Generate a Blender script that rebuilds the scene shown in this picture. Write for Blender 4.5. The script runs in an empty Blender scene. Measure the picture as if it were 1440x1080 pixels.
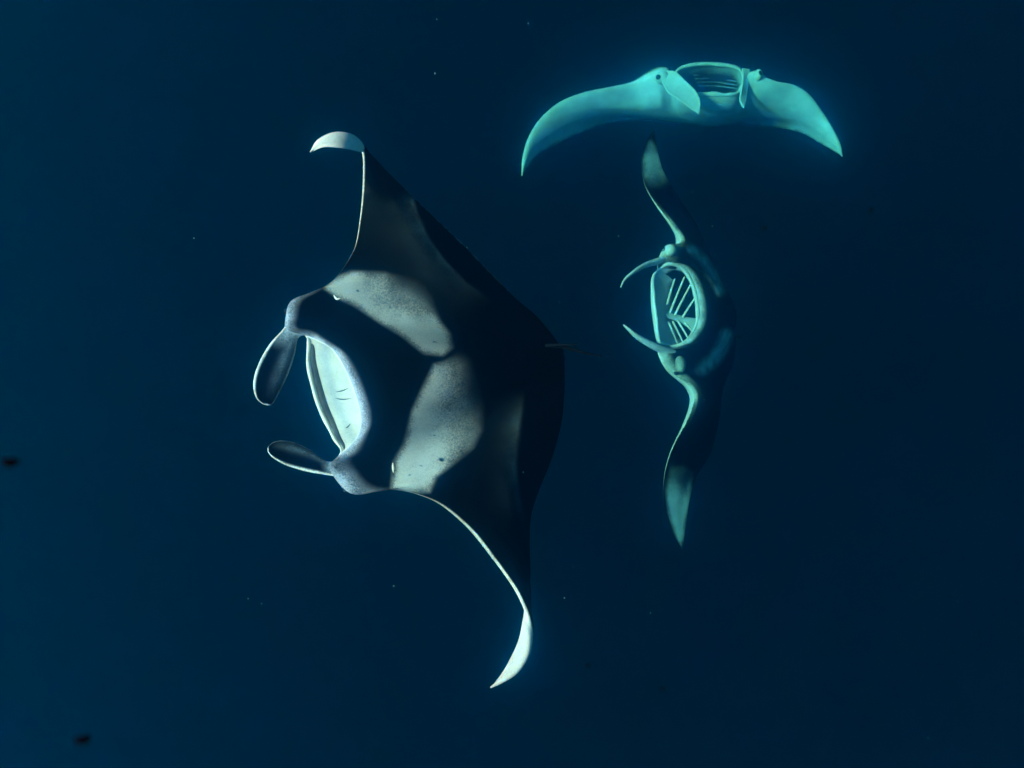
import bpy, bmesh, math, random
import numpy as np

# ------------------------------------------------------------------ camera, light, water colour
random.seed(7)
scene = bpy.context.scene
col = scene.collection
F_PX = 1000.0            # focal length in photograph pixels (1440 wide)
CAM_Z = 0.0              # a diver just under the surface, looking straight down into deep water

cam_d = bpy.data.cameras.new("camera")
cam_d.sensor_width = 36.0
cam_d.lens = 36.0 * F_PX / 1440.0
cam_d.clip_start = 0.05
cam_d.clip_end = 600.0
cam_d.dof.use_dof = True
cam_d.dof.focus_distance = 3.4
cam_d.dof.aperture_fstop = 5.0
cam = bpy.data.objects.new("camera", cam_d)
cam.location = (0, 0, CAM_Z)
cam.rotation_euler = (0, 0, 0)
col.objects.link(cam)
scene.camera = cam

SUN_TO = np.array([-0.735, -0.02, 0.68]); SUN_TO /= np.linalg.norm(SUN_TO)
elev = math.asin(SUN_TO[2])
azim = math.atan2(SUN_TO[0], SUN_TO[1])

world = bpy.data.worlds.new("World")
scene.world = world
world.use_nodes = True
wn = world.node_tree.nodes
sky = wn.new("ShaderNodeTexSky")
sky.sky_type = 'NISHITA'
sky.sun_disc = False
sky.sun_elevation = elev
sky.sun_rotation = azim
wn["Background"].inputs["Strength"].default_value = 0.025
world.node_tree.links.new(sky.outputs[0], wn["Background"].inputs["Color"])

sun_d = bpy.data.lights.new("sun", 'SUN')
sun_d.energy = 5.0
sun_d.angle = math.radians(9.0)
sun_d.color = (1.0, 0.41, 0.385)
sun = bpy.data.objects.new("sun", sun_d)
from mathutils import Vector
sun.rotation_euler = Vector((-SUN_TO).tolist()).to_track_quat('-Z', 'Y').to_euler()
sun.location = (-10, 2, 18)
col.objects.link(sun)

vs = scene.view_settings
vs.view_transform = 'Standard'
vs.look = 'None'
vs.gamma = 1.0
vs.use_curve_mapping = False
vs.exposure = 2.0

cy = scene.cycles
cy.use_denoising = True
cy.max_bounces = 6
cy.diffuse_bounces = 2
cy.glossy_bounces = 1
cy.transmission_bounces = 0
cy.volume_bounces = 3
cy.transparent_max_bounces = 4

# ------------------------------------------------------------------ the sea water: one even volume
def build_water():
    bm = bmesh.new()
    bmesh.ops.create_cube(bm, size=1.0)
    me = bpy.data.meshes.new("water")
    bm.to_mesh(me); bm.free()
    o = bpy.data.objects.new("water", me)
    o.scale = (120, 120, 90)
    o.location = (0, 0, CAM_Z + 0.35 - 45)
    m = bpy.data.materials.new("sea_water")
    m.use_nodes = True
    nt = m.node_tree
    nt.nodes.clear()
    out = nt.nodes.new("ShaderNodeOutputMaterial")
    add = nt.nodes.new("ShaderNodeAddShader")
    # clear blue water: absorbs red, scatters a little blue in all directions
    a = nt.nodes.new("ShaderNodeVolumePrincipled")
    a.inputs["Color"].default_value = (0.0, 0.0002, 0.042, 1)
    a.inputs["Absorption Color"].default_value = (0.0, 0.70, 0.87, 1)
    a.inputs["Density"].default_value = 0.185
    a.inputs["Anisotropy"].default_value = 0.4
    # plankton haze: narrow forward scattering
    b = nt.nodes.new("ShaderNodeVolumePrincipled")
    b.inputs["Color"].default_value = (0.0, 0.42, 0.97, 1)
    b.inputs["Absorption Color"].default_value = (0.9, 0.99, 0.98, 1)
    b.inputs["Density"].default_value = 0.085
    b.inputs["Anisotropy"].default_value = 0.965
    nt.links.new(a.outputs[0], add.inputs[0])
    nt.links.new(b.outputs[0], add.inputs[1])
    nt.links.new(add.outputs[0], out.inputs["Volume"])
    me.materials.append(m)
    o["kind"] = "structure"
    o["label"] = "deep dark blue open sea water around the mantas"
    o["category"] = "water"
    col.objects.link(o)
build_water()

# ------------------------------------------------------------------ helpers
UNIT = 1.0               # size of the animal being built: its lengths and its distance go together
def P(px, py, d):
    """photograph pixel + distance along the view axis -> metres"""
    d = d * UNIT
    return np.array([(px - 720.0) / F_PX * d, (540.0 - py) / F_PX * d, CAM_Z - d])

def to_px(p):
    d = CAM_Z - p[..., 2]
    return 720.0 + p[..., 0] / d * F_PX, 540.0 - p[..., 1] / d * F_PX

def spline(pts, t):
    """Catmull-Rom through pts (n,k) at parameters t in [0, n-1]"""
    pts = np.asarray(pts, float)
    n = len(pts)
    e = np.vstack([2 * pts[0] - pts[1], pts, 2 * pts[-1] - pts[-2]])
    i = np.clip(np.floor(t).astype(int), 0, n - 2)
    f = (t - i)[:, None]
    p0, p1, p2, p3 = e[i], e[i + 1], e[i + 2], e[i + 3]
    return 0.5 * (2 * p1 + (p2 - p0) * f + (2 * p0 - 5 * p1 + 4 * p2 - p3) * f ** 2 + (3 * p1 - p0 - 3 * p2 + p3) * f ** 3)

def smooth(a, b, x):
    t = np.clip((x - a) / (b - a + 1e-12), 0, 1)
    return t * t * (3 - 2 * t)

def norm(v):
    return v / (np.linalg.norm(v, axis=-1, keepdims=True) + 1e-12)

def poly_sdf(x, y, poly):
    """signed distance (negative inside) in pixels"""
    poly = np.asarray(poly, float)
    d = np.full(x.shape, 1e9)
    inside = np.zeros(x.shape, bool)
    n = len(poly)
    for i in range(n):
        ax, ay = poly[i]; bx, by = poly[(i + 1) % n]
        ex, ey = bx - ax, by - ay
        t = np.clip(((x - ax) * ex + (y - ay) * ey) / (ex * ex + ey * ey + 1e-9), 0, 1)
        d = np.minimum(d, np.hypot(x - ax - t * ex, y - ay - t * ey))
        c = ((ay > y) != (by > y)) & (x < (bx - ax) * (y - ay) / (by - ay + 1e-12) + ax)
        inside ^= c
    return np.where(inside, -d, d)

def line_dist(x, y, pts):
    d = np.full(x.shape, 1e9)
    for (ax, ay), (bx, by) in zip(pts[:-1], pts[1:]):
        ex, ey = bx - ax, by - ay
        t = np.clip(((x - ax) * ex + (y - ay) * ey) / (ex * ex + ey * ey + 1e-9), 0, 1)
        d = np.minimum(d, np.hypot(x - ax - t * ex, y - ay - t * ey))
    return d

class Builder:
    """collects grids of points with a pale pigment colour (rgb) and its coverage (a); one mesh"""
    def __init__(self):
        self.v, self.c, self.f, self.n = [], [], [], 0
    def grid(self, pts, colr, close_u=False, mask=None):
        a, b = pts.shape[:2]
        base = self.n
        self.v.append(pts.reshape(-1, 3)); self.c.append(np.broadcast_to(colr, (a, b, 4)).reshape(-1, 4))
        idx = np.arange(a * b).reshape(a, b) + base
        if close_u:
            idx = np.vstack([idx, idx[:1]])
        q = np.stack([idx[:-1, :-1], idx[1:, :-1], idx[1:, 1:], idx[:-1, 1:]], -1)
        self.f.append(q.reshape(-1, 4)); self.n += a * b
    def tube(self, path, rad, colr, seg=12, flat=1.0):
        path = np.asarray(path, float); n = len(path)
        rad = np.broadcast_to(rad, (n,)) * UNIT
        t = norm(np.gradient(path, axis=0))
        up = np.array([0.13, 0.29, 0.95])
        s = norm(np.cross(t, up)); w = np.cross(s, t)
        ang = np.linspace(0, 2 * np.pi, seg, endpoint=False)
        ring = path[:, None] + rad[:, None, None] * (np.cos(ang)[None, :, None] * s[:, None] + flat * np.sin(ang)[None, :, None] * w[:, None])
        self.grid(np.transpose(ring, (1, 0, 2)), np.asarray(colr), close_u=True)
        for k in (0, -1):                                        # end caps
            cpt = path[k] + t[k] * rad[k] * (0.6 if k else -0.6)
            cap = np.stack([ring[k], np.broadcast_to(cpt, ring[k].shape)], 1)
            self.grid(cap, np.asarray(colr), close_u=True)
    def ellipsoid(self, c, axes, colr, seg=20):
        th = np.linspace(0, 2 * np.pi, seg, endpoint=False); ph = np.linspace(0, np.pi, seg // 2 + 1)
        T, H = np.meshgrid(th, ph, indexing='ij')
        A = np.asarray(axes, float) * UNIT
        p = np.asarray(c) + np.cos(T)[..., None] * np.sin(H)[..., None] * A[0] + np.sin(T)[..., None] * np.sin(H)[..., None] * A[1] + np.cos(H)[..., None] * A[2]
        self.grid(p, np.asarray(colr), close_u=True)
    def build(self, name, mat, parent=None, origin=None, weld=2e-5):
        v = np.vstack(self.v); c = np.vstack(self.c); f = np.vstack(self.f)
        og = np.zeros(3) if origin is None else np.asarray(origin)
        me = bpy.data.meshes.new(name)
        me.from_pydata((v - og).tolist(), [], f.tolist())
        at = me.color_attributes.new("pigment", 'FLOAT_COLOR', 'POINT')
        at.data.foreach_set("color", c.astype(np.float32).ravel())
        bm = bmesh.new(); bm.from_mesh(me)
        bmesh.ops.remove_doubles(bm, verts=bm.verts, dist=weld)
        bmesh.ops.dissolve_degenerate(bm, edges=bm.edges, dist=1e-6)
        bmesh.ops.recalc_face_normals(bm, faces=bm.faces)
        bm.to_mesh(me); bm.free()
        me.polygons.foreach_set("use_smooth", [True] * len(me.polygons))
        me.materials.append(mat)
        o = bpy.data.objects.new(name, me)
        col.objects.link(o)
        if parent is not None:
            o.parent = parent
            o.location = (og - np.array(parent.location)).tolist()
        else:
            o.location = og.tolist()
        return o

# ------------------------------------------------------------------ skin materials
def skin_material(name, dark, grain_scale=110.0, rough=0.55, spec=0.03, speck=0.35):
    m = bpy.data.materials.new(name); m.use_nodes = True
    nt = m.node_tree; N = nt.nodes; L = nt.links
    bs = N["Principled BSDF"]
    bs.inputs["Roughness"].default_value = rough
    bs.inputs["Specular IOR Level"].default_value = spec
    at = N.new("ShaderNodeAttribute"); at.attribute_name = "pigment"
    tc = N.new("ShaderNodeTexCoord")
    fine = N.new("ShaderNodeTexNoise"); fine.inputs["Scale"].default_value = grain_scale; fine.inputs["Detail"].default_value = 5.0; fine.inputs["Roughness"].default_value = 0.75
    soft = N.new("ShaderNodeTexNoise"); soft.inputs["Scale"].default_value = 9.0; soft.inputs["Detail"].default_value = 5.0
    dots = N.new("ShaderNodeTexVoronoi"); dots.inputs["Scale"].default_value = 34.0
    for n in (fine, soft, dots):
        L.new(tc.outputs["Object"], n.inputs["Vector"])
    def math_(op, a, b=None, clamp=False):
        n = N.new("ShaderNodeMath"); n.operation = op; n.use_clamp = clamp
        for i, x in enumerate((a, b)):
            if x is None: continue
            if isinstance(x, (int, float)): n.inputs[i].default_value = x
            else: L.new(x, n.inputs[i])
        return n.outputs[0]
    A = at.outputs["Alpha"]
    inv = math_('SUBTRACT', 1.0, A)
    edge = math_('MULTIPLY', math_('MULTIPLY', math_('MULTIPLY', A, inv), A), 7.0)          # grainy only where the pale fades out
    g = math_('SUBTRACT', fine.outputs[0], 0.5)
    s = math_('SUBTRACT', soft.outputs[0], 0.5)
    g = math_('ADD', math_('MULTIPLY', g, 2.4), math_('MULTIPLY', s, 1.6))
    fac = math_('ADD', A, math_('MULTIPLY', edge, g), True)
    mott = math_('ADD', 0.93, math_('ADD', math_('MULTIPLY', s, 0.6), math_('MULTIPLY', math_('SUBTRACT', fine.outputs[0], 0.5), 0.7)))
    # a few dark freckles
    mr = N.new("ShaderNodeMapRange"); mr.inputs[1].default_value = 0.06; mr.inputs[2].default_value = 0.13
    mr.inputs[3].default_value = 1.0 - speck; mr.inputs[4].default_value = 1.0
    L.new(dots.outputs["Distance"], mr.inputs[0])
    rare = N.new("ShaderNodeTexNoise"); rare.inputs["Scale"].default_value = 14.0
    L.new(tc.outputs["Object"], rare.inputs["Vector"])
    on = math_('GREATER_THAN', rare.outputs[0], 0.56)
    fr = math_('SUBTRACT', 1.0, math_('MULTIPLY', on, math_('SUBTRACT', 1.0, mr.outputs[0])))
    mott = math_('MULTIPLY', mott, fr)
    pale = N.new("ShaderNodeVectorMath"); pale.operation = 'SCALE'
    L.new(at.outputs["Color"], pale.inputs[0]); L.new(mott, pale.inputs["Scale"])
    mix = N.new("ShaderNodeMix"); mix.data_type = 'RGBA'
    mix.inputs["A"].default_value = (*dark, 1)
    L.new(fac, mix.inputs["Factor"]); L.new(pale.outputs[0], mix.inputs["B"])
    L.new(mix.outputs["Result"], bs.inputs["Base Color"])
    bp = N.new("ShaderNodeBump"); bp.inputs["Strength"].default_value = 0.12; bp.inputs["Distance"].default_value = 0.004
    L.new(math_('ADD', fine.outputs[0], math_('MULTIPLY', soft.outputs[0], 2.0)), bp.inputs["Height"])
    L.new(bp.outputs[0], bs.inputs["Normal"])
    return m

SKIN = skin_material("manta_skin", (0.0004, 0.0006, 0.0008), spec=0.0)
FLESH = skin_material("gill_flesh", (0.02, 0.03, 0.03), speck=0.1)
EYE = skin_material("eye_black", (0.006, 0.006, 0.007), rough=0.15, spec=0.5)
TOOTH = skin_material("tooth_grain", (0.03, 0.032, 0.03), grain_scale=420.0)
DEBRIS = skin_material("debris_brown", (0.001, 0.001, 0.001), rough=1.0, spec=0.0)
SPECK = bpy.data.materials.new("plankton_pale"); SPECK.use_nodes = True
_b = SPECK.node_tree.nodes["Principled BSDF"]
_n = SPECK.node_tree.nodes.new("ShaderNodeTexNoise"); _n.inputs["Scale"].default_value = 3.0
_r = SPECK.node_tree.nodes.new("ShaderNodeValToRGB")
_r.color_ramp.elements[0].color = (0.05, 0.18, 0.22, 1); _r.color_ramp.elements[1].color = (0.14, 0.42, 0.48, 1)
SPECK.node_tree.links.new(_n.outputs[0], _r.inputs[0]); SPECK.node_tree.links.new(_r.outputs[0], _b.inputs["Base Color"])
_b.inputs["Roughness"].default_value = 0.9; _b.inputs["Specular IOR Level"].default_value = 0.0

PALE = np.array([0.78, 0.80, 0.74])
GREY = np.array([0.30, 0.36, 0.36])

def rgba(rgb, a):
    """rgb (3,) or (...,3) and coverage array -> (...,4)"""
    a = np.asarray(a, float)
    return np.concatenate([np.broadcast_to(rgb, a.shape + (3,)), a[..., None]], -1)

# ------------------------------------------------------------------ the manta body
def prof(v, blunt=1.0):
    """blunt (or gently rising) in front, thin flap behind; 1 at its thickest"""
    p = (0.2969 * np.sqrt(v) - 0.1260 * v - 0.3516 * v ** 2 + 0.2843 * v ** 3 - 0.1036 * v ** 4) / 0.0500
    q = np.sin(np.pi * np.clip(v, 0, 1) ** 0.72)
    p = blunt * p + (1 - blunt) * q
    return p * (1 - 0.55 * smooth(0.5, 0.9, v))

class Manta:
    """keys: rows (front_top, front_bottom, rear, dorsal_height, ventral_depth); fronts differ only in the mouth"""
    def __init__(self, d0, keys, m0, m1, per=14, nv=110, lip=0.012, cav=None, blunt=0.5, tipblunt=1.0):
        self.b = Builder(); b = self.b
        self.d0 = d0
        def conv(k): return P(k[0], k[1], d0 + (k[2] if len(k) > 2 else 0.0))
        Fd = np.array([conv(k[0]) for k in keys]); Fv = np.array([conv(k[1]) for k in keys]); T = np.array([conv(k[2]) for k in keys])
        H = np.array([[k[3], k[4]] for k in keys]) * UNIT
        n = len(keys)
        t = np.linspace(0, n - 1, (n - 1) * per + 1)
        self.t = t; self.n = n; self.m0, self.m1 = m0, m1
        self.Fd, self.Fv, self.T = spline(Fd, t), spline(Fv, t), spline(T, t)
        Hs = np.clip(spline(H, t), 0.0015, None)
        mid = (self.Fd + self.Fv) / 4 + self.T / 2
        w = per * 2
        ker = np.hanning(2 * w + 1); ker /= ker.sum()
        pad = np.vstack([2 * mid[0] - mid[w:0:-1], mid, 2 * mid[-1] - mid[-2:-w - 2:-1]])
        ms = np.stack([np.convolve(pad[:, i], ker, 'valid') for i in range(3)], 1)
        span = norm(np.gradient(ms, axis=0))
        chord = norm(self.T - (self.Fd + self.Fv) / 2)
        N_ = np.cross(span, chord)
        # near the tips the chord shrinks: carry the normal smoothly
        pad = np.vstack([np.repeat(N_[:1], per, 0), N_, np.repeat(N_[-1:], per, 0)])
        k2 = np.hanning(2 * per + 1); k2 /= k2.sum()
        self.N = norm(np.stack([np.convolve(pad[:, i], k2, 'valid') for i in range(3)], 1))
        self.chord, self.span = chord, span
        s = np.linspace(0, 1, nv) ** 1.6
        self.v = s
        V = s[None, :, None]
        body_w = smooth(m0 - 8, m0 - 4, t) * smooth(m1 + 8, m1 + 4, t)
        bl = (tipblunt + (blunt - tipblunt) * body_w)[:, None]
        pr = prof(s[None, :], bl)[..., None]
        self.D = self.Fd[:, None] * (1 - V) + self.T[:, None] * V + self.N[:, None] * Hs[:, None, :1] * pr
        self.B = self.Fv[:, None] * (1 - V) + self.T[:, None] * V - self.N[:, None] * Hs[:, None, 1:] * pr
        # the back is one smooth shell: even out what the head's outline carries rearwards
        def fair(S):
            w = per * 4
            k = np.hanning(2 * w + 1); k /= k.sum()
            pad = np.concatenate([2 * S[:1] - S[w:0:-1], S, 2 * S[-1:] - S[-2:-w - 2:-1]], 0)
            c = np.cumsum(pad, 0)
            out = np.zeros_like(S)
            for i, kk in enumerate(k):
                out += kk * pad[i:i + len(S)]
            wt = smooth(0.03, 0.30, s) * smooth(1.0, 0.85, s)
            return S + (out - S) * (wt[None, :] * body_w[:, None])[..., None]
        self.D = fair(self.D); self.B = fair(self.B)
        self.U2 = np.repeat(t[:, None], nv, 1); self.V2 = np.repeat(s[None], len(t), 0)
        self.per = per; self.lip = lip; self.cav = cav
    def mouth_slice(self):
        return slice(self.m0 * self.per, self.m1 * self.per + 1)
    def add_body(self, dors_col, vent_col):
        self.b.grid(self.D, dors_col(*to_px(self.D), self.U2, self.V2))
        self.b.grid(self.B, vent_col(*to_px(self.B), self.U2, self.V2))
    def add_cavity(self, back, shrink, col_floor, col_roof, nw=40, bulge=0.03):
        """mouth bag: roof and floor run from the lips to a rear line inside the body"""
        sl = self.mouth_slice()
        U, L = self.Fd[sl], self.Fv[sl]
        mid = (U + L) / 2; cen = mid.mean(0)
        end = np.asarray(back) + (mid - cen) * shrink
        w = np.linspace(0, 1, nw)[None, :, None]
        bul = np.sin(np.pi * np.linspace(0, 1, nw))[None, :, None]
        Nn = self.N[sl][:, None]
        e = np.sin(np.pi * np.linspace(0, 1, U.shape[0]))[:, None, None]
        bulge = bulge * UNIT
        R = U[:, None] * (1 - w) + end[:, None] * w + Nn * bulge * bul * e * 0.5
        Fl = L[:, None] * (1 - w) + end[:, None] * w - Nn * bulge * bul * e
        W2 = np.repeat(w[..., 0], U.shape[0], 0); U2 = np.repeat(self.t[sl][:, None], nw, 1)
        self.b.grid(R, col_roof(*to_px(R), U2, W2)); self.b.grid(Fl, col_floor(*to_px(Fl), U2, W2))
        self.floor, self.roof = Fl, R
        return R, Fl
    def add_lips(self, ru, rl, cu, cl):
        sl = self.mouth_slice()
        e = 0.35 + 0.65 * np.sin(np.pi * np.linspace(0, 1, sl.stop - sl.start)) ** 0.5
        q = np.linspace(0, 1, len(e))
        e = e * (1 + 0.16 * np.sin(17 * q + 1) * np.sin(9 * q) + 0.12 * np.sin(41 * q + 2) + 0.20 * np.sin(5 * q + 0.5))
        self.b.tube(self.Fd[sl], ru * e, cu, 14)
        self.b.tube(self.Fv[sl], rl * e, cl, 14)

def paddle(b, d0, left, right, thick, cup, colour, n=60, m=40):
    """a cupped leaf between two outlines (px, py, depth offset); colour(s along, r across -1..1)"""
    Lp = np.array([P(p[0], p[1], d0 + p[2]) for p in left]); Rp = np.array([P(p[0], p[1], d0 + p[2]) for p in right])
    t = np.linspace(0, 1, n)
    A = spline(Lp, t * (len(Lp) - 1)); Bq = spline(Rp, t * (len(Rp) - 1))
    c = (A + Bq) / 2
    ax = norm(np.gradient(c, axis=0)); w = Bq - A
    nn = norm(np.cross(ax, norm(w)))
    flip = np.sign(nn[:, 2:3]); flip[flip == 0] = 1
    nn = nn * np.sign(np.mean(flip) or 1)
    r = np.sin(np.linspace(-np.pi / 2, np.pi / 2, m))
    wid = np.linalg.norm(w, axis=1)
    base = A[:, None] * (1 - r[None, :, None]) / 2 + Bq[:, None] * (1 + r[None, :, None]) / 2
    off = nn[:, None] * (cup * wid[:, None, None] * (r[None, :, None] ** 2))
    th = thick * UNIT * (np.sqrt(np.clip(1 - r ** 2, 0, 1)) * 0.75 + 0.25 * np.exp(-((np.abs(r) - 0.9) / 0.09) ** 2) * (np.abs(r) < 0.999))[None, :, None]
    th = th * np.clip(wid / (wid.max() * 0.25), 0, 1)[:, None, None]
    S2 = np.repeat(t[:, None], m, 1); R2 = np.repeat(r[None], n, 0)
    b.grid(base + off + nn[:, None] * th, colour(S2, R2, 1))
    b.grid(base + off - nn[:, None] * th, colour(S2, R2, -1))

def row(front, rear, hd, hv, low=None):
    return (front, low or front, rear, hd, hv)

def eye_child(parent, c, axis, r):
    b = Builder()
    axis = norm(np.asarray(axis, float)); a1 = norm(np.cross(axis, [0.2, 0.9, 0.3])); a2 = np.cross(axis, a1)
    b.ellipsoid((0, 0, 0), [a1 * r, a2 * r, axis * r * 0.6], (0.05, 0.05, 0.05, 0.0), 18)
    o = b.build("eye", EYE, None)
    o.parent = parent; o.location = (np.asarray(c) - np.array(parent.location)).tolist()
    return o

# ================================================================== large manta seen from above
def build_large():
    d0 = 3.4
    K = []
    tip = [((436, 213, -.36), (438, 214, -.355)), ((447, 197, -.38), (454, 207, -.39)), ((468, 186.5, -.37), (474, 207.5, -.385)),
           ((490, 187.5, -.33), (493, 210.5, -.34)), ((504, 197, -.27), (507, 214, -.25)), ((511.5, 214, -.20), (519, 214, -.03)),
           ((512, 240, -.12), (543, 239, .08)), ((510, 272, -.05), (574, 270, .11))]
    th = [.003, .005, .006, .007, .007, .007, .009, .014]
    for (a, c), h in zip(tip, th): K.append(row(a, c, h, h))
    for a, c, h in [((506.5, 305, 0), (608, 303, .12), .024), ((500, 345, .02), (652, 345, .12), .055), ((490, 368, .03), (692, 386, .10), .075),
                    ((477, 388, .03), (726, 420, .08), .10), ((461, 403, .03), (752, 442, .06), .12), ((436, 412.5, .03), (768, 460, .05), .09),
                    ((409, 424, .03), (778, 472, .04), .06), ((402, 447, .03), (783, 479, .04), .06), ((404, 464, .02), (786, 483, .03), .09)]:
        K.append(row(a, c, h, h))
    m0 = len(K)
    K.append(row((430, 472, .02), (788, 485, .03), .13, .13))
    for u, l, c, h in [((449, 478, -.03), (434, 484, .07), (789, 486, .03), .14), ((470, 492, -.06), (433, 508, .13), (790, 487.5, .03), .15),
                       ((487, 519, -.07), (439, 540, .16), (791, 489, .03), .16), ((500, 551, -.07), (448.5, 572, .16), (792, 491, .03), .16),
                       ((509, 585, -.06), (460, 597, .14), (793, 494, .03), .16), ((506, 611, -.04), (470, 617, .10), (793, 498, .03), .15),
                       ((492, 629, -.01), (480, 632, .05), (794, 503, .03), .14)]:
        K.append(row(u, c, h, h, low=l))
    m1 = len(K)
    K.append(row((477, 640, .02), (794, 508, .03), .13, .13))
    for a, c, h in [((464, 655, .02), (794, 514, .04), .09), ((471, 672, .03), (794, 522, .04), .06), ((487, 690, .03), (794, 532, .05), .06),
                    ((504, 695.5, .03), (794, 545, .05), .07), ((528, 690, .03), (793, 562, .06), .115), ((552, 686.5, .03), (791, 585, .07), .11),
                    ((585, 693, .03), (785, 615, .09), .09), ((620, 710, .03), (776, 646, .11), .07), ((660, 745, .02), (760, 686, .12), .05),
                    ((695, 788, -.02), (747.5, 724, .12), .024), ((722, 825, -.08), (745, 765, .10), .014), ((737, 852, -.15), (746, 812, .05), .010),
                    ((745.5, 874, -.20), (739, 848, -.02), .009), ((748.5, 895, -.25), (735, 872, -.13), .012), ((744, 921, -.30), (729, 900, -.21), .010),
                    ((729, 945, -.33), (716, 929, -.28), .008), ((710, 958, -.35), (704, 949, -.32), .006), ((690, 967.5, -.36), (691, 966, -.355), .003)]:
        K.append(row(a, c, h, h))
    M = Manta(d0, K, m0, m1, per=14, nv=150)
    up_patch = [(458, 404), (470, 392), (495, 384), (541, 385), (584, 402), (604, 436), (630, 470), (634, 488), (622, 498), (597, 495), (567, 471), (534, 451), (502, 429), (479, 418)]
    lo_patch = [(641, 506), (612, 514), (597, 545), (582, 577), (571, 623), (556, 650), (552, 686), (575, 692), (603, 690), (612, 669), (636, 651), (664, 629), (674, 605), (669, 570), (657, 535), (650, 512)]
    def dors(x, y, u, v):
        s1 = poly_sdf(x, y, up_patch); s2 = poly_sdf(x, y, lo_patch)
        soft1 = 7 + 20 * smooth(540, 600, x) * smooth(455, 400, y)
        a1 = 1 - smooth(-soft1, soft1 * 0.9, s1)
        soft2 = 7 + 14 * smooth(640, 540, y) * smooth(620, 660, x)
        a2 = 1 - smooth(-soft2, soft2 * 0.9, s2)
        pale = np.maximum(a1, a2)
        rgb = np.broadcast_to(np.array([0.26, 0.295, 0.275]), x.shape + (3,)).copy()
        # the lower patch is a shade paler towards the fin's front
        rgb *= (1.0 + 0.35 * smooth(600, 680, y) * (a2 > 0.02))[..., None]
        cov = pale * (1 - 0.62 * smooth(592, 668, x) * (a2 > a1)) * (1 - 0.82 * smooth(500, 575, x) * smooth(462, 398, y))
        for cx, cy, r_ in ((620, 646, 3.6), (622, 647, 3.0), (503, 409, 1.8), (592, 655, 1.6), (610, 612, 1.5), (576, 668, 1.4), (548, 432, 1.5), (611, 481, 1.7), (640, 560, 1.5)):
            cov = cov * smooth(r_ * 0.4, r_ * 1.5, np.hypot(x - cx, (y - cy) * 1.3))
        # frosted upper lip and head corners
        mouth = smooth(m0 - 0.9, m0 + 0.4, u) * smooth(m1 + 0.9, m1 - 0.4, u)
        fr = mouth * (1 - smooth(0.004, 0.085 + 0.05 * smooth(m0 + 4, m1 + 0.5, u), v)) * 1.0
        corner = np.maximum(np.exp(-((u - (m0 - 2.0)) / 1.6) ** 2) * (1 - smooth(0.0, 0.06, v)), np.exp(-((u - (m1 + 2.4)) / 1.9) ** 2) * (1 - smooth(0.005, 0.11, v)))
        edge = np.maximum(fr, 0.85 * corner)
        sel = edge > cov
        rgb[sel] = np.array([0.42, 0.49, 0.60])
        cov = np.maximum(cov, np.clip(edge, 0, 1))
        # pale rim along the wings' leading edges
        wing = np.maximum(smooth(m0 - 3.5, m0 - 5.5, u), smooth(m1 + 4.5, m1 + 6, u))
        lower = smooth(m1, m1 + 2, u)
        rim = wing * (1 - smooth(0.004 + 0.006 * lower, 0.012 + 0.028 * lower * smooth(m1 + 14, m1 + 6, u), v))
        rim = rim * 0.86
        sel = rim > cov
        rgb[sel] = np.array([0.62, 0.66, 0.58])
        cov = np.maximum(cov, rim)
        # sheen along the thin rear flap's folds, painted as faint grey streaks
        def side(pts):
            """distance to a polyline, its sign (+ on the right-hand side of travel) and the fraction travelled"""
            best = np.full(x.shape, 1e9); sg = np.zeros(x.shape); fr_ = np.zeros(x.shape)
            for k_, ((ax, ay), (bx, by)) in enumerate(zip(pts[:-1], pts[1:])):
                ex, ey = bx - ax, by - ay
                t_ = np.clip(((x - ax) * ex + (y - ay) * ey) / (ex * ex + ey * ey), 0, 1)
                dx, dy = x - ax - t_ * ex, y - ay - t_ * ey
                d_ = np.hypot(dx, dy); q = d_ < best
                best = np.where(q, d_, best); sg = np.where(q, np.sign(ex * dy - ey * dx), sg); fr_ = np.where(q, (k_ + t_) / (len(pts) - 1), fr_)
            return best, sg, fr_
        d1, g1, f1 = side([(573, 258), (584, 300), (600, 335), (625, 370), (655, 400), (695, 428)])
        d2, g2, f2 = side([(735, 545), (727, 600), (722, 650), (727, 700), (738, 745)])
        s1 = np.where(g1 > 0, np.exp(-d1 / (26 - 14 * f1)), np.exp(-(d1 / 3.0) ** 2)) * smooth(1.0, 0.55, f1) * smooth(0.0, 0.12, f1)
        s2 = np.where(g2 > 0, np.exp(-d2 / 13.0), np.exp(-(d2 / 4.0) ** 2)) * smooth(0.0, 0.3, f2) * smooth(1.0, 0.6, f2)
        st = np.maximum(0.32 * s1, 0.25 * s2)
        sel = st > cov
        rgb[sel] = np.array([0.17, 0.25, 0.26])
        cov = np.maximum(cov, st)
        # grazing light and haze on the outer front wing, painted as a grey wash
        ww = 0.06 * (1 - smooth(0, 60, np.hypot((x - 535), (y - 270) * 0.8)))
        cov = np.maximum(cov, ww)
        return np.concatenate([rgb, cov[..., None]], -1)
    def vent(x, y, u, v):
        rgb = np.broadcast_to(PALE, x.shape + (3,)).copy()
        cov = 1 - smooth(0.78, 0.93, v) * smooth(8, 12, u) * smooth(len(K) - 8, len(K) - 12, u)
        return np.concatenate([rgb, cov[..., None]], -1)
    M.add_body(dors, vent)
    back = P(560, 540, d0 + 0.13)
    def floor_c(x, y, u, w):
        rgb = np.broadcast_to(np.array([0.80, 0.81, 0.72]), x.shape + (3,)).copy()
        blue = np.exp(-((w - 0.20) / 0.06) ** 2)[..., None]  # bluish shading behind the lower lip, painted into the floor colour
        rgb = rgb * (1 - blue) + np.array([0.58, 0.64, 0.66]) * blue
        return np.concatenate([rgb, np.ones(x.shape + (1,))], -1)
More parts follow.
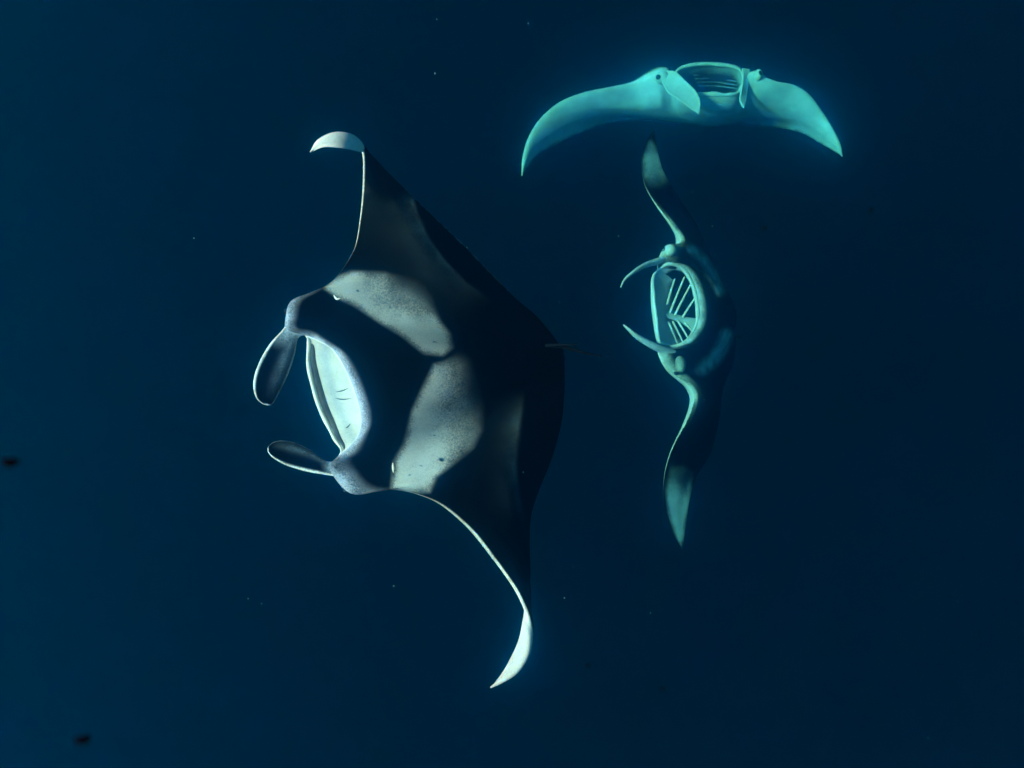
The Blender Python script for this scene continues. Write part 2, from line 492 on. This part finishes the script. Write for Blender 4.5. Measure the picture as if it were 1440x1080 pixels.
    M.add_cavity(back, 0.45, floor_c, lambda x, y, u, w: rgba(np.array([.7, .72, .66]), np.ones(x.shape)), bulge=0.035)
    M.add_lips(0.009, 0.009, (0.72, 0.76, 0.78, 1), (0.86, 0.88, 0.80, 1))
    # cephalic fins: dark, pale edged paddles
    def ceph(s, r, side):
        edge = smooth(0.78, 0.98, np.abs(r)) * np.where(r < 0, 1.0, 0.75)
        tipw = smooth(0.86, 1.0, s)
        streak = 0.42 * np.exp(-((r - 0.42) / 0.34) ** 2) * smooth(0.85, 0.35, s)
        root = smooth(0.30, 0.02, s) * 0.85
        cov = np.clip(np.maximum.reduce([edge * 0.9, tipw, streak, root]), 0, 1)
        rgb = np.broadcast_to(np.array([0.26, 0.36, 0.46]), s.shape + (3,)).copy()
        rgb += (smooth(0.30, 0.02, s) * 0.14)[..., None]
        rgb += (np.maximum(edge * (r < 0), tipw) ** 2)[..., None] * np.array([0.46, 0.42, 0.28])
        return np.concatenate([rgb, cov[..., None]], -1)
    paddle(M.b, d0, [(412, 440, .03), (397, 465, .03), (381, 483, .04), (368, 504, .05), (359, 526, .06), (357, 544, .06), (360, 558, .07), (367, 566, .08), (376, 570, .09)],
           [(446, 470, .04), (421, 475, .06), (415, 498, .09), (409, 519, .11), (401, 538, .12), (394, 552, .12), (388, 562, .11), (383, 568, .10), (378, 570, .09)], 0.011, -0.16, ceph)
    def ceph2(s, r, side):
        return ceph(s, -r, side)
    paddle(M.b, d0, [(478, 643, .04), (463, 648, .06), (449, 640, .09), (435, 629, .11), (415, 620, .11), (397, 617, .11), (385, 620, .10), (378, 627, .08), (376.5, 631, .07)],
           [(488, 676, .03), (469, 668, .02), (456, 664, .02), (438, 661, .03), (418, 657, .04), (401, 652, .05), (386, 644, .06), (378.5, 637, .065), (376.5, 632, .07)], 0.010, -0.16, ceph2)
    # tail whip and small dorsal fin
    tp = spline(np.array([P(770, 486, d0 + .02), P(792, 488, d0 + .01), P(815, 494, d0 + .0), P(835, 499, d0 - .01), P(853, 502, d0 - .02)]), np.linspace(0, 4, 40))
    M.b.tube(tp, np.linspace(0.011, 0.0018, 40), (0.10, 0.14, 0.16, 0.03), 10)
    fin = spline(np.array([P(768, 486, d0 - .0), P(785, 485, d0 - .055), P(800, 485, d0 - .085), P(813, 484, d0 - .09)]), np.linspace(0, 3, 30))
    M.b.tube(fin, np.linspace(0.009, 0.002, 30), (0.12, 0.20, 0.26, 0.03), 10, flat=0.9)
    # spiracle notches: small pale folds at the front corner of each shoulder patch
    def fold(b, pts, w, c):
        pth = spline(np.array(pts), np.linspace(0, len(pts) - 1, 20))
        b.tube(pth, w * np.sin(np.linspace(0.15, 3.0, 20)) + 0.0008, c, 8)
    def on_dorsal(px, py, up=0.002):
        X, Y = to_px(M.D); i = np.unravel_index(np.argmin((X - px) ** 2 + (Y - py) ** 2), X.shape)
        return M.D[i] + M.N[i[0]] * up
    fold(M.b, [on_dorsal(469, 415), on_dorsal(474, 420), on_dorsal(479, 420)], 0.0045, (0.8, 0.82, 0.76, 1))
    fold(M.b, [on_dorsal(552.5, 650), on_dorsal(553, 657), on_dorsal(553.5, 664)], 0.006, (0.8, 0.82, 0.76, 1))
    org = P(600, 540, d0)
    body = M.b.build("manta_ray", SKIN, None, org)
    body["label"] = "largest black manta with two pale shoulder patches and open white mouth, back towards the viewer"
    body["category"] = "manta ray"
    body["group"] = "manta rays feeding together"
    # tooth band along the lower jaw
    tb = Builder()
    sl = M.floor
    n = sl.shape[0]
    i0, i1 = int(n * 0.12), int(n * 0.92)
    uu = np.linspace(0, 1, i1 - i0)[:, None, None]
    wid_ = 0.012 + 0.062 * np.sin(np.pi * np.clip(uu, 0, 1) ** 0.8) ** 0.6
    ww_ = (0.030 + wid_ * np.linspace(0, 1, 6)[None, :, None]) * (sl.shape[1] - 1)
    lo_ = np.floor(ww_).astype(int); fr_ = ww_ - lo_
    rows = np.arange(i0, i1)[:, None]
    strip = sl[rows, lo_[..., 0]] * (1 - fr_) + sl[rows, lo_[..., 0] + 1] * fr_
    nrm = M.N[M.mouth_slice()][i0:i1, None]
    bump_ = np.sin(np.pi * np.linspace(0, 1, 6))[None, :, None]
    tb.grid(strip + nrm * (0.001 + 0.004 * bump_), np.array([0.16, 0.18, 0.16, 0.35]))
    tb.grid(strip - nrm * 0.003, np.array([0.16, 0.18, 0.16, 0.35]))
    tb.build("tooth_band", TOOTH, body, org, weld=1e-6)
    # creases of gill arches showing deep in the mouth
    for pts in ([(473, 552), (482, 549), (491, 545)], [(470, 560), (482, 561), (495, 561)], [(485, 602), (489, 600), (492, 596)]):
        gb = Builder()
        q = []
        X, Y = to_px(M.floor)
        for px, py in pts:
            i = np.unravel_index(np.argmin((X - px) ** 2 + (Y - py) ** 2), X.shape)
            q.append(M.floor[i] + M.N[M.mouth_slice()][i[0]] * 0.001)
        gb.tube(spline(np.array(q), np.linspace(0, 2, 16)), 0.0028 * np.sin(np.linspace(0.2, 2.94, 16)), (0.1, 0.1, 0.1, 0.25), 8)
        gb.build("gill_crease", FLESH, body, org)
    eye_child(body, P(404, 437, d0 + 0.065), (-0.75, 0.5, -0.25), 0.020)
    eye_child(body, P(487, 689, d0 + 0.075), (-0.45, -0.75, -0.3), 0.020)
    return body

# ================================================================== manta turned mouth-first, wings in an S
def build_middle():
    global UNIT
    UNIT = 1.24          # about 3.7 m across, 6.2 m away
    d0 = 5.0
    K = []
    for a, c, h in [((919, 183, .10), (920, 184, .105), .004), ((906, 205, .10), (924, 208, .06), .008), ((902, 232, .08), (932, 238, .02), .012),
                    ((907, 260, .05), (946, 263, .12), .018), ((922, 286, .0), (964, 290, .28), .028), ((942, 312, -.03), (983, 320, .5), .04),
                    ((957, 334, 0), (996, 350, .58), .055), ((955, 342, 0), (1004, 368, .64), .07), ((941, 344, -.02), (1010, 385, .7), .08),
                    ((932, 353, -.03), (1016, 400, .74), .085), ((927, 367, -.02), (1020, 412, .78), .10)]:
        K.append(row(a, c, h, h * 0.8))
    m0 = len(K)
    K.append(row((927, 378, 0), (1024, 425, .8), .12, .10))
    for u, l, c, h in [((940, 371, -.04), (919, 388, .03), (1027, 433, .81), .13), ((959, 377, -.01), (919, 407, .06), (1029, 441, .82), .14),
                       ((972, 396, .03), (920, 424, .08), (1031, 449, .83), .15), ((979, 421, .06), (922, 440, .08), (1033, 457, .84), .155),
                       ((981, 445, .06), (924, 455, .08), (1034, 464, .84), .155), ((976.5, 463, .04), (926, 470, .06), (1035, 471, .83), .15),
                       ((963, 480, -.01), (930, 482, .03), (1035, 478, .82), .14)]:
        K.append(row(u, c, h, h * 0.8, low=l))
    m1 = len(K)
    K.append(row((944, 487, 0), (1035, 485, .8), .12, .10))
    for a, c, h in [((927, 492, -.01), (1034, 495, .78), .10), ((931, 508, -.02), (1032, 507, .75), .085), ((941, 522, -.01), (1029, 518, .71), .085),
                    ((956, 533, 0), (1023, 531, .67), .085), ((969, 542, 0), (1018, 545, .61), .075), ((976, 556, .02), (1015, 560, .55), .065),
                    ((973, 575, .02), (1013, 580, .5), .055), ((962, 600, 0), (1008, 608, .42), .045), ((945, 632, .0), (998, 640, .30), .030),
                    ((935, 665, .04), (979, 672, .16), .022), ((933, 700, .08), (970, 702, .06), .016), ((938, 728, .10), (966, 728, .05), .012),
                    ((947, 750, .12), (963, 752, .08), .008), ((959, 771, .12), (960, 770, .125), .004)]:
        K.append(row(a, c, h, h * 0.8))
    nK = len(K)
    M = Manta(d0, K, m0, m1, per=12, nv=130, blunt=0.2, tipblunt=0.6)
    up_tip = [(915, 200), (906, 225), (907, 252), (915, 266), (932, 268), (938, 256), (930, 235), (923, 212)]
    lo_tip = [(943, 657), (937, 690), (941, 722), (950, 750), (958, 766), (962, 740), (969, 700), (975, 664), (962, 655)]
    def dors(x, y, u, v):
        rgb = np.broadcast_to(np.array([0.13, 0.19, 0.195]), x.shape + (3,)).copy()
        t1 = (1 - smooth(-6, 6, poly_sdf(x, y, up_tip))) * smooth(272, 238, y); t2 = (1 - smooth(-4, 4, poly_sdf(x, y, lo_tip))) * (0.25 + 0.75 * smooth(655, 715, y))
        cov = np.maximum(t1 * 0.85, t2 * 1.0)
        mouth = smooth(m0 - 0.6, m0 + 0.4, u) * smooth(m1 + 0.6, m1 - 0.4, u)
        lipw = 0.85 * mouth * (1 - smooth(0.0, 0.034, v))
        sel = lipw > cov; rgb[sel] = np.array([0.62, 0.68, 0.64]); cov = np.maximum(cov, lipw)
        # shoulder marks
        b1 = 1 - smooth(0, 11, line_dist(x, y, [(972, 350), (990, 365), (1003, 388), (1014, 410)]))
        b2 = 1 - smooth(1, 15, line_dist(x, y, [(988, 518), (1004, 506), (1015, 488), (1021, 472)]))
        sh = np.maximum(0.6 * b1, 0.75 * b2)
        sel = sh > cov; rgb[sel] = np.array([0.50, 0.62, 0.60]); cov = np.maximum(cov, sh)
        # pale head corners and first part of the leading edges
        c1 = np.exp(-((u - (m0 - 2.0)) / 1.3) ** 2) * (1 - smooth(0.005, 0.12, v))
        c2 = np.exp(-((u - (m1 + 2.6)) / 1.9) ** 2) * (1 - smooth(0.015, 0.08, v))
        l1 = np.exp(-((u - (m0 - 5.2)) / 1.0) ** 2) * (1 - smooth(0.004, 0.035, v)) * 0.9
        l2 = np.exp(-((u - (m1 + 5.4)) / 1.2) ** 2) * (1 - smooth(0.003, 0.022, v))
        e = np.maximum.reduce([c1, c2, l1, l2])
        sel = e > cov; rgb[sel] = np.array([0.60, 0.64, 0.54]); cov = np.maximum(cov, np.clip(e, 0, 1))
        return np.concatenate([rgb, cov[..., None]], -1)
    def vent(x, y, u, v):
        return rgba(PALE * 0.9, 1 - 0.7 * smooth(0.8, 0.97, v))
    M.add_body(dors, vent)
    inward = norm(P(1033, 462, d0 + .84) - P(952, 432, d0 + 0.03))
    back = P(952, 432, d0 + 0.03) + inward * 0.36
    def fl(x, y, u, w):
        cov = 1 - smooth(0.42, 0.62, w)
        return rgba(np.array([0.40, 0.50, 0.53]), cov)
    def rf(x, y, u, w):
        return rgba(np.array([0.45, 0.52, 0.52]), 1 - smooth(0.10, 0.25, w))
    M.add_cavity(back, 0.62, fl, rf, bulge=0.05)
    M.add_lips(0.013, 0.010, (0.66, 0.72, 0.68, 1), (0.80, 0.84, 0.78, 1))
    # cephalic fins rolled into thin spirals
    for pts, r in (([(938, 364, .03), (921, 368.5, -.05), (905, 374, -.12), (889, 384, -.18), (878, 394, -.2), (873, 404, -.2)], .024), ([(950, 498, .07), (927, 489.5, -.04), (909, 481, -.12), (893, 471, -.18), (884, 463, -.2), (877, 457, -.2)], .028)):
        pth = spline(np.array([P(a, b_, d0 + c) for a, b_, c in pts]), np.linspace(0, 5, 50))
        s = np.linspace(0, 1, 50)
        M.b.tube(pth, r * (1 - 0.72 * s) * (0.75 + 0.25 * np.cos(s * 2)), (0.62, 0.68, 0.66, 0.95), 12, flat=1.6)
    # eye mounds
    M.b.ellipsoid(P(942, 352, d0 - .02), np.diag([.046, .042, .06]), (0.62, 0.66, 0.58, 1), 22)
    M.b.ellipsoid(P(956, 513, d0 + .012), np.diag([.042, .064, .06]), (0.42, 0.48, 0.43, 0.72), 22)
    # tail
    tp = spline(np.array([P(1024, 470, d0 + .7), P(1036, 472, d0 + .85), P(1044, 474, d0 + 1.0), P(1047, 475, d0 + 1.5)]), np.linspace(0, 3, 30))
    M.b.tube(tp, np.linspace(.022, .003, 30), (0.2, 0.25, 0.28, 0.4), 8)
    org = P(985, 450, d0 + 0.3)
    body = M.b.build("manta_ray", SKIN, None, org)
    body["label"] = "dark manta with wings in an S shape and rectangular gaping mouth showing barred gills"
    body["category"] = "manta ray"
    body["group"] = "manta rays feeding together"
    # gill arches inside the mouth and the pale strip between them
    def bar(name, a, c, da, dc, r, colr, bend=0.0):
        gb = Builder()
        A, C = P(a[0], a[1], d0 + da), P(c[0], c[1], d0 + dc)
        s = np.linspace(0, 1, 14)[:, None]
        pth = A * (1 - s) + C * s + np.array([0, 0, -bend]) * np.sin(np.pi * s)
        gb.tube(pth, r, colr, 8)
        return gb.build(name, FLESH, body, org)
    WH = (0.72, 0.76, 0.70, 1)
    for a, c in (((938, 428), (953, 380)), ((942, 440), (964, 388)), ((949, 443), (972, 401)), ((960, 446), (979, 419))):
        bar("gill_arch", a, (c[0] + 1, c[1] - 4), .17, .06, np.linspace(.0085, .0055, 14), WH, 0.012)
    for a, c in (((940, 453), (954, 486)), ((946, 452), (962, 484)), ((953, 451), (970, 479)), ((963, 453), (977, 470))):
        bar("gill_arch", a, (c[0] + 1, c[1] + 3), .17, .05, np.linspace(.008, .005, 14), WH, -0.010)
    gb = Builder()
    pth = spline(np.array([P(938, 443, d0 + .17), P(952, 447, d0 + .18), P(966, 452, d0 + .17), P(980, 456, d0 + .12)]), np.linspace(0, 3, 30))
    gb.tube(pth, np.interp(np.linspace(0, 1, 30), [0, .25, .6, 1], [.020, .026, .034, .060]), (0.40, 0.48, 0.47, 1), 12, flat=0.22)
    gb.build("gill_bridge", FLESH, body, org)
    eye_child(body, P(933, 350, d0 - .035), (-0.8, 0.4, 0.3), 0.018)
    eye_child(body, P(951, 525, d0 - .045), (-0.5, -0.75, 0.3), 0.018)
    return body

# ================================================================== pale manta swimming face-on
def build_far():
    global UNIT
    UNIT = 1.38          # about 3.6 m across, 8 m away
    d0 = 5.8
    K = []
    for a, c, h in [((733.5, 247, 0), (734, 246, .005), .004), ((735, 221, -.03), (741, 236, 0), .010), ((743.5, 193, -.05), (756, 217, .05), .014),
                    ((760, 167, -.06), (782, 203, .12), .018), ((787, 144, -.06), (813, 188, .2), .024), ((820, 131, -.05), (847, 176, .32), .032),
                    ((855, 124, -.03), (880, 170, .45), .045), ((888, 118.5, 0), (910, 169, .6), .075), ((907, 113, -.03), (930, 170, .72), .14),
                    ((922, 106, -.08), (945, 172, .8), .165), ((936, 103, -.1), (958, 173, .85), .14)]:
        K.append(row(a, c, h * 0.7, h))
    m0 = len(K)
    K.append(row((946, 112, -.1), (968, 174, .9), .07, .10))
    for u, l, c in [((953, 99, -.08), (950, 124, -.14), (978, 174, .93)), ((969, 92.5, -.07), (962, 132, -.16), (988, 174, .95)), ((988, 90.5, -.06), (982, 133.5, -.17), (998, 174, .96)),
                    ((1008, 91, -.06), (1002, 132.5, -.17), (1008, 174, .95)), ((1027, 93.5, -.07), (1022, 133.5, -.16), (1018, 174, .93)), ((1041, 99, -.08), (1038, 130, -.13), (1028, 174, .9))]:
        K.append(row(u, c, .06, .10, low=l))
    m1 = len(K)
    K.append(row((1046, 114, -.1), (1036, 174, .86), .07, .10))
    for a, c, h in [((1054, 106, -.11), (1044, 175, .82), .10), ((1065, 104, -.13), (1053, 176, .76), .10), ((1075, 112, -.12), (1064, 177, .67), .09),
                    ((1092, 116.5, -.11), (1086, 179, .50), .06), ((1115, 120, -.08), (1108, 182, .36), .04), ((1137, 133, -.05), (1129, 188, .25), .028),
                    ((1157, 159, 0), (1148, 198, .2), .018), ((1172, 183, 0), (1165, 208, .1), .012), ((1182, 204, 0), (1177, 215, .04), .008), ((1184.5, 220, 0), (1184, 219, .004), .004)]:
        K.append(row(a, c, h * 0.7, h))
    nK = len(K)
    M = Manta(d0, K, m0, m1, per=12, nv=100)
    def dors(x, y, u, v):
        cov = 1 - smooth(0.01, 0.05, v)
        return rgba(PALE, cov)
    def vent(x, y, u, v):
        lvl = 0.8 - 0.42 * smooth(0.05, 0.7, v) * smooth(3, 9, u) * smooth(nK - 3, nK - 9, u)  # inner wings darkened: shading painted in along with the underside's grey patches
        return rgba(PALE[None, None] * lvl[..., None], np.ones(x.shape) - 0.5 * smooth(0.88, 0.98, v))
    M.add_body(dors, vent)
    inward = norm(P(1000, 174, d0 + .95) - P(995, 112, d0 - .1))
    back = P(995, 112, d0 - .1) + inward * 0.45
    def inner(x, y, u, w):
        return rgba(np.array([0.40, 0.46, 0.46]), 1 - smooth(0.12, 0.42, w) * 0.9)
    M.add_cavity(back, 0.55, inner, inner, bulge=0.03)
    M.add_lips(0.012, 0.018, (0.70, 0.74, 0.68, 1), (0.80, 0.83, 0.76, 1))
    def pal(s, r, side):
        return rgba(PALE * 0.82, np.ones(s.shape))
    # the near cephalic fin unrolled across the mouth's corner, the other one edge-on
    paddle(M.b, d0, [(930, 112, -.12), (934, 123, -.18), (940, 133, -.24), (953, 142, -.30), (968, 152, -.36), (981, 159.5, -.40)],
           [(938, 101, -.12), (951, 103, -.18), (966, 118, -.24), (979, 131, -.30), (985, 145, -.36), (983, 160, -.40)], 0.018, 0.10, pal)
    paddle(M.b, d0, [(1043, 97, -.10), (1044, 106, -.12), (1043, 118, -.14), (1041, 130, -.16), (1040, 142, -.17), (1045, 151, -.18)],
           [(1053, 98, -.08), (1053, 108, -.08), (1051, 120, -.09), (1049, 132, -.11), (1048, 142, -.14), (1046, 152, -.18)], 0.014, 0.05, pal)
    # cheek and eye mounds
    M.b.ellipsoid(P(931, 109, d0 - .12), np.diag([.055, .05, .06]), (*(PALE * 0.9), 1), 22)
    M.b.ellipsoid(P(1066, 106, d0 - .12), np.diag([.032, .045, .05]), (*(PALE * 0.9), 1), 22)
    tp = spline(np.array([P(1000, 172, d0 + .8), P(1000, 174, d0 + 1.0), P(1001, 172, d0 + 1.6), P(1002, 168, d0 + 2.2)]), np.linspace(0, 3, 30))
    M.b.tube(tp, np.linspace(.024, .003, 30), (0.2, 0.25, 0.28, 0.4), 8)
    org = P(1000, 130, d0 + 0.3)
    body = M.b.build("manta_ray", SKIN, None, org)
    body["label"] = "pale turquoise manta swimming face-on with drooping wings spread wide and white underside"
    body["category"] = "manta ray"
    body["group"] = "manta rays feeding together"
    for i, y in enumerate((106, 111, 116, 121)):
        gb = Builder()
        s = np.linspace(0, 3, 24)
        pth = spline(np.array([P(976 + 2 * i, y, d0 + .03), P(1003, y - 1.5 + i * .5, d0 + .10), P(1018, y + 1, d0 + .09), P(1036, y + 4, d0 + .01)]), s)
        gb.tube(pth, 0.006, (0.20, 0.25, 0.25, 0.9), 8)
        gb.build("gill_arch", FLESH, body, org)
    eye_child(body, P(926, 108, d0 - .155), (-0.6, 0.3, 0.75), 0.024)
    eye_child(body, P(1069, 103, d0 - .16), (0.8, 0.3, 0.5), 0.020)
    return body

build_large()
build_middle()
build_far()
UNIT = 1.0

# ================================================================== drifting debris and plankton
def flake(c, size, seed, name, label, group):
    rng = np.random.default_rng(seed)
    b = Builder()
    th = np.linspace(0, 2 * np.pi, 20, endpoint=False); ph = np.linspace(0, np.pi, 11)
    T, H = np.meshgrid(th, ph, indexing='ij')
    k = 1 + 0.16 * np.sin(3 * T + rng.uniform(0, 6)) * np.sin(H) + 0.12 * np.sin(5 * T + rng.uniform(0, 6)) * np.sin(H) ** 2
    sx, sy, sz = size
    p = np.stack([np.cos(T) * np.sin(H) * sx * k, np.sin(T) * np.sin(H) * sy * k, np.cos(H) * sz], -1)
    b.grid(p, np.array([0.02, 0.02, 0.02, 0.0]), close_u=True)
    o = b.build(name, DEBRIS)
    o.location = list(c); o.rotation_euler = (0.3, 0.2, rng.uniform(-0.3, 0.1))
    o["label"] = label; o["category"] = "debris"; o["group"] = group

for i, (x, y) in enumerate([(15, 650), (117, 1040)]):
    flake(P(x, y, 0.36), (.0040, .0024, .0018), i + 3, "debris_flake", "black blurred flake of debris drifting alone in open water, larger than the specks", "drifting flakes")
for i, (x, y) in enumerate([(1075, 320), (1225, 295), (827, 935), (932, 968)]):
    flake(P(x, y, 0.55), (.0013, .0012, .001), i + 20, "debris_speck", "tiny dark speck of debris floating in open blue water", "drifting specks")

def build_plankton():
    rng = np.random.default_rng(11)
    b = Builder()
    pts = [(612, 103, 1.6, 1.5), (554, 824, 1.6, 1.7), (273, 335, 1.7, 1.4), (614, 27, 1.5, .9), (743, 33, 1.6, .9), (349, 842, 1.6, 1.1), (368, 849, 1.6, 1.1), (794, 841, 1.6, 1.0),
           (657, 348, 2.6, 1.0), (736, 664, 2.6, 1.0), (288, 805, 1.6, 1.0), (915, 862, 1.5, .8), (786, 425, 1.5, .9), (1002, 318, 1.4, .8), (806, 797, 1.6, .9), (870, 332, 2.0, .9)]
    for _ in range(70):
        pts.append((rng.uniform(-60, 1500), rng.uniform(-60, 1140), rng.uniform(1.2, 4.5), rng.uniform(0.25, 0.75)))
    oct_ = np.array([[1, 0, 0], [-1, 0, 0], [0, 1, 0], [0, -1, 0], [0, 0, 1], [0, 0, -1]], float)
    tri = [(0, 2, 4), (2, 1, 4), (1, 3, 4), (3, 0, 4), (2, 0, 5), (1, 2, 5), (3, 1, 5), (0, 3, 5)]
    V, Fc = [], []
    for px, py, d, r in pts:
        c = P(px, py, d); s = 0.85 * r * d / F_PX * rng.uniform(0.7, 1.3, 3)
        k = len(V)
        V += (oct_ * s + c).tolist()
        Fc += [tuple(k + q for q in f) for f in tri]
    me = bpy.data.meshes.new("plankton"); me.from_pydata(V, [], Fc)
    me.materials.append(SPECK)
    o = bpy.data.objects.new("plankton", me); col.objects.link(o)
    o["kind"] = "stuff"; o["label"] = "fine pale plankton specks scattered through the water"; o["category"] = "plankton"
build_plankton()
